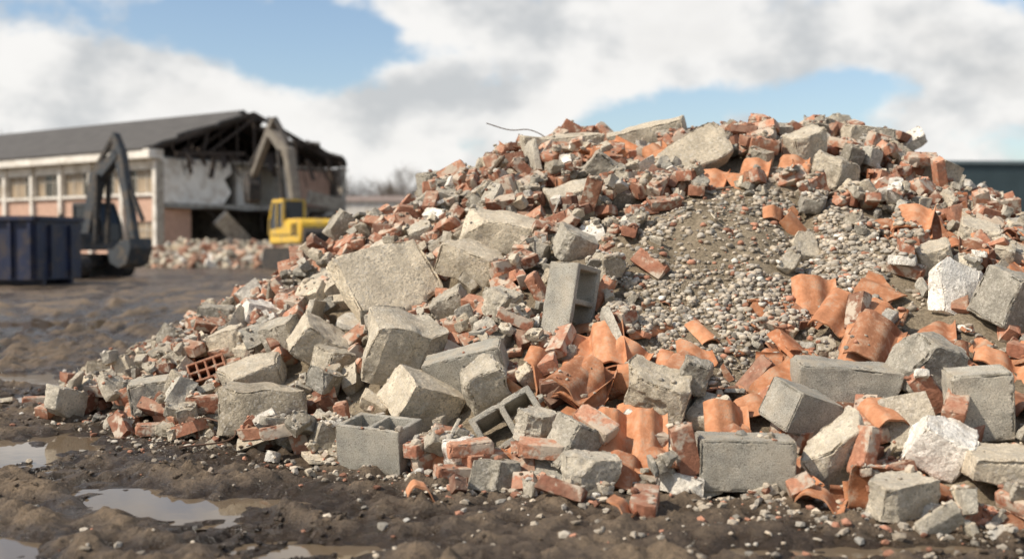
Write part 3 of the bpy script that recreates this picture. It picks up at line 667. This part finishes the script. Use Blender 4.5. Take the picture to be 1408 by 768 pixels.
m=MB(); m.box((-15,7.5,3.32),(29.4,14.7,.28)); m.box((-15,7.5,6.12),(28,14.7,.12)); 
m.poly([(-.3,.3,3.2),(.5,2.0,3.15),(.2,4.2,3.25),(.9,5.6,3.1),(.4,8,3.2),(1.1,9.3,3.05),(.3,12,3.2),(-.3,14.7,3.2)])
m.box((-.1,14.8,3.1),(.5,.4,6.2)); m.box((-.3,9.6,1.6),(.35,.35,3.2)); m.box((-.3,9.6,4.8),(.3,.3,2.6)); m.box((-.2,.05,2.9),(.42,.5,5.9))
m.box((.9,5.0,1.5),(.22,4.6,1.0),eul(-34,28,0)); m.box((1.6,8.2,1.3),(.25,4.2,1.4),eul(28,34,0)); m.box((.6,12.6,3.9),(.3,3.2,.8),eul(-8,14,0)); m.box((.5,11.7,2.2),(.24,3.4,1.0),eul(22,20,0))
m.out('broken_floor_slabs',concd,B)
m=MB()
m.prism([( .35,3.46),(.35,6.02),(5.4,6.02),(5.6,5.4),(5.0,5.0),(5.5,4.2),(4.9,3.46)],.2); v=m.V[0].copy(); m.V[0]=np.stack([v[:,1]-.45,v[:,0],v[:,2]],1)
m.box((-2.2,7.6,4.75),(.2,2.4,2.5)); m.box((-4,12,4.75),(.2,5,2.5)); m.box((-3,10.8,4.75),(4,.2,2.5)); m.box((-3.,13.2,1.6),(.2,3,3.1)); 
m.out('interior_walls',plaster,B)
m=MB(); m.box((-.5,1.4,1.6),(.24,2.2,3.1)); m.box((-.9,13.0,4.7),(.24,2.8,2.4)); m.out('gable_brickwork',pink,B)
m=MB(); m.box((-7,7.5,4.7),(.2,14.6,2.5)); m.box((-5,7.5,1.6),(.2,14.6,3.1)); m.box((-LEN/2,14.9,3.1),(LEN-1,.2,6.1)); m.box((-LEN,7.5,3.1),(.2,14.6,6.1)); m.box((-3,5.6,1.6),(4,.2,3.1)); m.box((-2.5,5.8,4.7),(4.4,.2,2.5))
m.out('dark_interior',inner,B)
m=MB()
for k in range(26):
    y=r.uniform(2,14.5); z=r.choice([3.2,6.2,3.3]); m.bar((.1+r.random()*.4,y,z),(.4+r.random()*.6,y+r.uniform(-.8,.8),z-r.uniform(.4,1.6)),.05,.04)
m.out('hanging_rebar',dark,B)

# ---- debris heaps at the foot of the building
def heap(name,loc,rx,ry,h,N,seed,cols,smin=.2,smax=.7):
    e=empty(name,loc); r=np.random.default_rng(seed); g=np.linspace(-1.15,1.15,40); X,Y=np.meshgrid(g,g,indexing='ij')
    def hh(x,y): return h*np.maximum(1-np.hypot(x,y),-.08)*(1+.5*fbm(p2(x,y,2.5),seed,2))
    Z=hh(X,Y); ids=np.arange(Z.size).reshape(Z.shape); qq=np.stack([ids[:-1,:-1],ids[1:,:-1],ids[1:,1:],ids[:-1,1:]],-1).reshape(-1,4)
    mkmesh('heap_soil',np.stack([X*rx,Y*ry,Z],-1).reshape(-1,3),qq,SOIL,parent=e,smooth=True)
    for ci,(mat,fr_) in enumerate(cols):
        Vs=[];Ts=[];Cs=[];off=0
        for k in range(int(N*fr_)):
            a=r.random()*6.283; d=math.sqrt(r.random())*1.08; x,y=d*math.cos(a),d*math.sin(a); V,T=LS[r.integers(len(LS))]; s=smin+(smax-smin)*r.random()**2
            R=eul(*(r.normal(0,35,2)),r.random()*360); Vs.append((V*s*np.array([1.3,1,.7]))@R.T+np.array([x*rx,y*ry,float(hh(np.array(x),np.array(y)))+s*.15])); Ts.append(T+off); Cs.append(np.tile(r.random(3),(len(V),1))); off+=len(V)
        mkmesh('heap_pieces_%d'%ci,np.concatenate(Vs),np.concatenate(Ts),mat,np.concatenate(Cs),parent=e)
heap('demolition_debris_heap',(-13.4,56,0),5.0,3.,1.0,900,3,[(CON,.65),(BRK,.35)])
heap('demolition_debris_heap',(-17.0,62,0),3.6,4,1.4,500,4,[(CON,.7),(BRK,.3)])
heap('demolition_debris_heap',(-11.8,68,0),4.5,4.5,2.0,600,5,[(CON,.7),(BRK,.3)])

# ---- excavators
blk=mat_flat('black_rubber_steel',(.03,.028,.026),.6,.3,5,dirt=(.12,.09,.065)); cabg=mat_flat('cab_glass',(.03,.035,.04),.1,.1,1)
def excavator(name,loc,yaw,paint,armm,pts,bucket='bucket',s=1.):
    e=empty(name,loc,yaw)
    m=MB()
    for sy in(-1,1):
        o=[]; 
        for k in range(9): a=math.pi/2+math.pi*k/8; o.append((-1.65*s+.42*s*math.cos(a),.45*s+.45*s*math.sin(a)))
        for k in range(9): a=-math.pi/2+math.pi*k/8; o.append((1.65*s+.42*s*math.cos(a),.45*s+.45*s*math.sin(a)))
        m.prism(o,.55*s,sy*1.1*s)
        for k in range(16): m.box((-1.6*s+k*.213*s,sy*1.1*s,.92*s),(.09*s,.6*s,.05*s)); 
    m.box((0,0,.65*s),(1.6*s,1.9*s,.5*s)); m.out('tracks',blk,e,.0)
    m=MB(); m.prism([(-2.3*s,1.15*s),(-2.45*s,1.5*s),(-2.4*s,2.0*s),(-2.1*s,2.2*s),(-.6*s,2.2*s),(-.2*s,1.9*s),(1.3*s,1.8*s),(1.45*s,1.1*s)],2.5*s); m.out('engine_house',paint,e,.06*s)
    m=MB(); m.prism([(-2.75*s,1.2*s),(-2.8*s,1.6*s),(-2.46*s,1.8*s),(-2.46*s,1.1*s)],2.4*s); m.box((-1.3*s,-.3*s,2.27*s),(.9*s,.8*s,.12*s)); m.box((-1.6*s,.6*s,2.4*s),(.12*s,.12*s,.5*s)); m.box((-1.2*s,-.0*s,2.22*s),(1.6*s,2.0*s,.06*s))
    for sy in(-1,1):
        for k in range(5): m.box(((-2.0+k*.16)*s,sy*1.262*s,1.75*s),(.06*s,.02*s,.5*s))
        m.box((-.5*s,sy*1.262*s,1.5*s),(3.2*s,.02*s,.05*s))
    m.out('counterweight_and_grilles',blk,e,.0)
    m=MB(); m.prism([(-.35*s,1.9*s),(-.35*s,3.0*s),(.95*s,3.0*s),(1.35*s,2.2*s),(1.4*s,1.5*s),(.2*s,1.5*s)],.95*s,.75*s); m.out('cab_glass',cabg,e)
    m=MB(); 
    for y in(.27*s,1.23*s):
        P_=[(-.35*s,1.9*s),(-.35*s,3.0*s),(.95*s,3.0*s),(1.35*s,2.2*s),(1.4*s,1.5*s)]
        for a,b in zip(P_[:-1],P_[1:]): m.bar((a[0],y,a[1]),(b[0],y,b[1]),.08*s,.11*s)
        m.bar((.4*s,y,1.6*s),(.4*s,y,3.0*s),.07*s,.09*s)
    m.box((.3*s,.75*s,3.04*s),(1.4*s,1.02*s,.1*s)); m.out('cab_frame',paint,e)
    F,K,E_=[np.array(p) for p in pts]
    kn=(F+K)/2+np.array([-.22,.42])*np.linalg.norm(K-F)*.45
    def nrm(a,b): d=(b-a)/np.linalg.norm(b-a); return np.array([-d[1],d[0]])
    n1,n2=nrm(F,kn),nrm(kn,K); nm=(n1+n2)/2
    o=[F+n1*.22*s,kn+nm*.36*s,K+n2*.18*s,K-n2*.18*s,kn-nm*.34*s,F-n1*.22*s]; m=MB(); m.prism([tuple(p) for p in o],.42*s); m.out('boom',armm,e,.03*s)
    n3=nrm(K,E_); u=(E_-K)/np.linalg.norm(E_-K); back=K-u*.85*s
    o=[back+n3*.1*s,K+n3*.32*s,E_+n3*.13*s,E_-n3*.13*s,K-n3*.2*s,back-n3*.12*s]; m=MB(); m.prism([tuple(p) for p in o],.32*s); m.out('stick',armm,e,.03*s)
    m=MB(); 
    for y in(-.3*s,.3*s): m.bar((F[0]+.75*s,y,F[1]-.35*s),(kn[0]*.75+K[0]*.25,y,kn[1]*.75+K[1]*.25-.1),.16*s,.16*s)
    m.bar((kn[0],0,kn[1]+.45*s),(back[0],0,back[1]),.17*s,.17*s); m.bar((K[0]+n3[0]*-.4*s,0,K[1]+.35*s),(E_[0]+.45*s*abs(n3[0]),0,E_[1]+.8*s),.14*s,.14*s)
    m.out('hydraulic_cylinders',blk,e)
    m=MB(); x,z=E_
    if bucket=='bucket':
        o=[(x+.3*s,z+.1*s),(x+.35*s,z-.3*s),(x+.1*s,z-.95*s),(x-.35*s,z-1.1*s),(x-.85*s,z-.9*s),(x-1.0*s,z-.4*s),(x-.75*s,z-.38*s),(x-.3*s,z-.05*s)]
        m.prism(o,1.15*s)
        for k in range(5): m.box((x-.95*s,(-.48+.24*k)*s,z-.38*s),(.25*s,.09*s,.08*s))
    else:
        o=[(x-.3*s,z+.45*s),(x+.35*s,z+.45*s),(x+.55*s,z-.1*s),(x+.35*s,z-.9*s),(x+.15*s,z-1.1*s),(x+.1*s,z-.5*s),(x-.1*s,z-.45*s),(x-.2*s,z-1.1*s),(x-.5*s,z-.85*s),(x-.6*s,z-.1*s)]
        m.prism(o,.6*s)
    m.out(bucket,blk if bucket!='bucket' else armm,e,.02*s)
    return e
yel=mat_flat('yellow_paint',(.70,.44,.05),.45,.15,2,dirt=(.40,.29,.14)); greyarm=mat_flat('grey_arm_paint',(.19,.165,.13),.55,.2,2,dirt=(.12,.095,.075)); darkp=mat_flat('dark_machine_paint',(.05,.055,.06),.5,.2,2,dirt=(.13,.1,.07))
excavator('demolition_excavator',(-9.0,50,0),122,yel,greyarm,((.9,1.7),(4.5,6.4),(7.2,4.1)),'demolition_pulveriser',.98)
excavator('excavator',(-14.6,38,0),-30,darkp,darkp,((.7,1.4),(2.2,4.0),(2.9,1.2)),'bucket',.8)
# ---- skip
S=empty('waste_skip',(-14.5,31,0),-8); blue=mat_flat('blue_skip_paint',(.02,.026,.055),.5,.3,1.5,dirt=(.07,.055,.05))
m=MB(); hw,hl,hz=1.15,2.3,1.75
for sy in(-1,1):
    m.box((0,sy*hw,.95),(2*hl,.06,1.6)); 
    for k in range(9): m.box((-hl+.1+k*(2*hl-.2)/8,sy*(hw+.075),.93),(.1,.09,1.45))
    m.box((0,sy*(hw+.06),1.76),(2*hl+.1,.2,.12)); m.box((0,sy*.7,.09),(2*hl,.15,.16))
for sx in(-1,1): m.box((sx*hl,0,.95),(.06,2*hw-.07,1.6)); m.box((sx*(hl+.06),0,1.76),(.12,2*hw-.1,.12)); m.box((sx*(hl+.07),.5,.9),(.08,.1,1.4)); m.box((sx*(hl+.07),-.5,.9),(.08,.1,1.4))
m.box((0,0,.2),(2*hl-.1,2*hw-.1,.06)); m.out('skip_body',blue,S,.01)
# ---- dark industrial shed on the right
I=empty('industrial_shed',(30.5,76,0),4); teal=mat_flat('dark_cladding',(.060,.088,.095),.5,.12,.6); trim=mat_flat('cladding_trim',(.16,.20,.21),.6,.1,1)
m=MB(); m.box((12,8,3.2),(28,16,6.4))
for k in range(93): m.box((-1.85+k*.3,-.03,3.2),(.1,.06,6.3))
m.out('clad_walls',teal,I); m=MB(); m.box((12,8,6.5),(28.4,16.4,.22)); m.box((12,-.1,.4),(28,.1,.8)); m.out('parapet',trim,I)
m=MB(); m.box((6,-.1,2),(4,.08,4)); m.box((16,-.1,2),(4,.08,4)); m.out('roller_doors',trim,I)
# ---- pale warehouse
Wh=empty('warehouse',(-18.5,132,0),0); m=MB(); m.box((8,6,3),(22,12,6)); m.out('walls',white,Wh); m=MB(); m.box((8,6,6.3),(22.6,12.6,.6)); m.out('roof',mat_flat('pale_roof',(.45,.36,.32),.8),Wh)
m=MB(); [m.box((-1+k*3.2,-.05,3.4),(1.8,.1,1.2)) for k in range(7)]; m.out('windows',glassm,Wh)

# ---------------------------------------------------------------- bare trees
bark=mat_flat('bark',(.12,.095,.075),.9,.2,6)
def tree(name,loc,h,seed):
    r=random.Random(seed); V=[];F=[]
    def seg(a,b,ra,rb):
        d=(b-a).normalized(); u=d.orthogonal().normalized(); w=d.cross(u); o=len(V); ns=5 if ra>.04 else 3
        for p,q_ in((a,ra),(b,rb)):
            for k in range(ns): t=6.283*k/ns; V.append(tuple(p+(u*math.cos(t)+w*math.sin(t))*q_))
        for k in range(ns): F.append((o+k,o+(k+1)%ns,o+ns+(k+1)%ns,o+ns+k))
    def br(p,d,l,rad,lv):
        n_=3; 
        for i in range(n_):
            d2=(d+Vector((r.gauss(0,.14),r.gauss(0,.14),r.gauss(.05,.08)))).normalized(); q_=p+d2*l/n_; rb=rad*.82; seg(p,q_,rad,rb); p,d,rad=q_,d2,rb
            if lv<4 and (i>0 or lv>0):
                for _ in range(2 if lv<3 else 3):
                    s=(d*r.uniform(.5,.9)+Vector((r.gauss(0,.6),r.gauss(0,.6),r.uniform(0,.5)))).normalized(); br(p,s,l*r.uniform(.6,.8),max(rad*.5,.018),lv+1)
    br(Vector((0,0,0)),Vector((0,0,1)),h*.40,h*.022,0)
    me=bpy.data.meshes.new(name); me.from_pydata(V,[],F); me.materials.append(bark); o=bpy.data.objects.new(name,me); COL.objects.link(o); o.location=loc; return o
t1=tree('bare_tree',(-52,112,0),13,1)
t2=tree('bare_tree',(-19,165,0),12,2)
for k,(x,y,s) in enumerate([(-56,118,1.0),(-47,115,.8),(-14,168,1.05),(-22,170,.9),(-10,172,.8),(-27,168,1.),(66,150,1.)]):
    o=bpy.data.objects.new('bare_tree',(t1 if k%2 else t2).data); COL.objects.link(o); o.location=(x,y,0); o.rotation_euler=(0,0,k*1.3); o.scale=(s,)*3
hm=mat_flat('distant_hedge',(.085,.075,.05),.95,.4,.3); V=[];F=[]; xs_=np.arange(-260,261,1.6); hh_=2.2+1.6*fbm(p2(xs_,xs_*0,.09),3,4)+.8*vn(p2(xs_,xs_*0,.6),5)
for i,(x,h) in enumerate(zip(xs_,hh_)):
    for (dy,z) in((0,-.2),(-.3,h*.7),(1.2,h),(3,h*.7),(3,-.2)): V.append((x,215+dy+3*math.sin(x*.03),z))
for i in range(len(xs_)-1):
    for k in range(4): a=i*5+k; F.append((a,a+5,a+6,a+1))
me=bpy.data.meshes.new('distant_hedgerow'); me.from_pydata(V,[],F); me.materials.append(hm); COL.objects.link(bpy.data.objects.new('distant_hedgerow',me))

# ---------------------------------------------------------------- light and sky
SUN=Vector((-.74,-.34,.78)).normalized(); el=math.asin(SUN.z); az=math.atan2(SUN.x,SUN.y)
sd=bpy.data.lights.new('sun','SUN'); sd.energy=5.0; sd.angle=math.radians(1.4); sd.color=(1,.92,.80); so=bpy.data.objects.new('sun',sd); COL.objects.link(so); so.rotation_euler=SUN.to_track_quat('Z','Y').to_euler(); so.location=(-10,-5,20)
w=bpy.data.worlds.new('sky'); sc.world=w; w.use_nodes=True; nt=w.node_tree; N=nt.nodes; Lk=nt.links
for x in list(N): N.remove(x)
out=N.new('ShaderNodeOutputWorld'); bgs=N.new('ShaderNodeBackground'); bgc=N.new('ShaderNodeBackground'); mx=N.new('ShaderNodeMixShader')
sky=N.new('ShaderNodeTexSky'); sky.sky_type='NISHITA'; sky.sun_disc=False; sky.sun_elevation=el; sky.sun_rotation=az; sky.dust_density=1.0
Lk.new(sky.outputs[0],bgs.inputs[0]); bgs.inputs[1].default_value=.145
tc=N.new('ShaderNodeTexCoord').outputs['Generated']
def VM(op,a,b):
    x=N.new('ShaderNodeVectorMath'); x.operation=op
    for k,v in enumerate((a,b)):
        if isinstance(v,tuple): x.inputs[k].default_value=v
        elif v is not None: Lk.new(v,x.inputs[k])
    return x
def MM(op,a,b=0.,cl=False):
    x=N.new('ShaderNodeMath'); x.operation=op; x.use_clamp=cl
    for k,v in enumerate((a,b)):
        if isinstance(v,(int,float)): x.inputs[k].default_value=v
        else: Lk.new(v,x.inputs[k])
    return x.outputs[0]
def NZ(vec,s,d,r=.55):
    x=N.new('ShaderNodeTexNoise'); x.inputs['Scale'].default_value=s; x.inputs['Detail'].default_value=d; x.inputs['Roughness'].default_value=r; Lk.new(vec,x.inputs['Vector']); return x.outputs['Fac']
def MR(v,a,b,c=0,d=1,sm=True):
    x=N.new('ShaderNodeMapRange'); x.interpolation_type='SMOOTHSTEP' if sm else 'LINEAR'; Lk.new(v,x.inputs[0])
    for k,q_ in enumerate((a,b,c,d)): x.inputs[k+1].default_value=q_
    return x.outputs[0]
st=VM('MULTIPLY',tc,(1,1,1.5)).outputs[0]
BL=[(-.40,.135,.11,.06,.20),(-.29,.115,.07,.04,.13),(-.25,.18,.14,.032,-.20),(.10,.19,.28,.06,.17),(-.10,.10,.08,.04,.08),(-.18,.14,.05,.022,-.13),(.28,.130,.11,.016,-.09),(.40,.135,.06,.035,.15),(.43,.20,.06,.022,-.15),(0.1,.15,.12,.04,.07),(-.40,.215,.08,.012,-.03)]
dB=None
for u,v,ru,rv,am in BL:
    c=VM('SUBTRACT',tc,(u,1.0,v)).outputs[0]; c=VM('MULTIPLY',c,(1/ru,0.6,1/rv)).outputs[0]; l=VM('DOT_PRODUCT',c,c)
    g_=MM('MULTIPLY',MM('POWER',2.718,MM('MULTIPLY',l.outputs['Value'],-1.)),am); dB=g_ if dB is None else MM('ADD',dB,g_)
lowf=MM('ADD',MM('MULTIPLY',NZ(st,2.0,2,.5),.35),dB)
D1=MM('ADD',MM('MULTIPLY',NZ(st,6.5,8,.56),.75),lowf)
DA=MM('MULTIPLY',NZ(st,7.0,5,.5),.75)
DB=MM('MULTIPLY',NZ(VM('ADD',st,(-.024,0,.040)).outputs[0],7.0,5,.5),.75)
cov=MR(D1,.52,.62)
shade=MR(MM('SUBTRACT',DA,DB),-.11,.06)
thick=MR(D1,.64,.92,1,.84)
cr=N.new('ShaderNodeMix'); cr.data_type='RGBA'; Lk.new(shade,cr.inputs[0]); cr.inputs[6].default_value=(.60,.615,.625,1); cr.inputs[7].default_value=(.97,.95,.92,1)
m2=N.new('ShaderNodeMix'); m2.data_type='RGBA'; m2.blend_type='MULTIPLY'; m2.inputs[0].default_value=1; Lk.new(cr.outputs[2],m2.inputs[6]); cb=N.new('ShaderNodeCombineColor'); [Lk.new(thick,cb.inputs[k]) for k in range(3)]; Lk.new(cb.outputs[0],m2.inputs[7])
Lk.new(m2.outputs[2],bgc.inputs[0]); bgc.inputs[1].default_value=1.0
sp=N.new('ShaderNodeSeparateXYZ'); Lk.new(tc,sp.inputs[0]); hz=MR(sp.outputs[2],0,.10,.6,0); hic=MR(sp.outputs[2],.28,.6,.96,.50); fac=MM('MAXIMUM',MM('MULTIPLY',cov,hic),hz)
Lk.new(fac,mx.inputs[0]); Lk.new(bgs.outputs[0],mx.inputs[1]); Lk.new(bgc.outputs[0],mx.inputs[2]); Lk.new(mx.outputs[0],out.inputs[0])
w.cycles.sampling_method='MANUAL'; w.cycles.sample_map_resolution=512

# ---------------------------------------------------------------- camera
cd=bpy.data.cameras.new('camera'); cam=bpy.data.objects.new('camera',cd); COL.objects.link(cam); sc.camera=cam
cd.sensor_width=36; cd.lens=40; cd.clip_end=6000; cam.location=(0,0,1.1); cam.rotation_euler=(math.radians(90-1.8),0,0)
cd.dof.use_dof=True; cd.dof.focus_distance=6.1; cd.dof.aperture_fstop=1.4
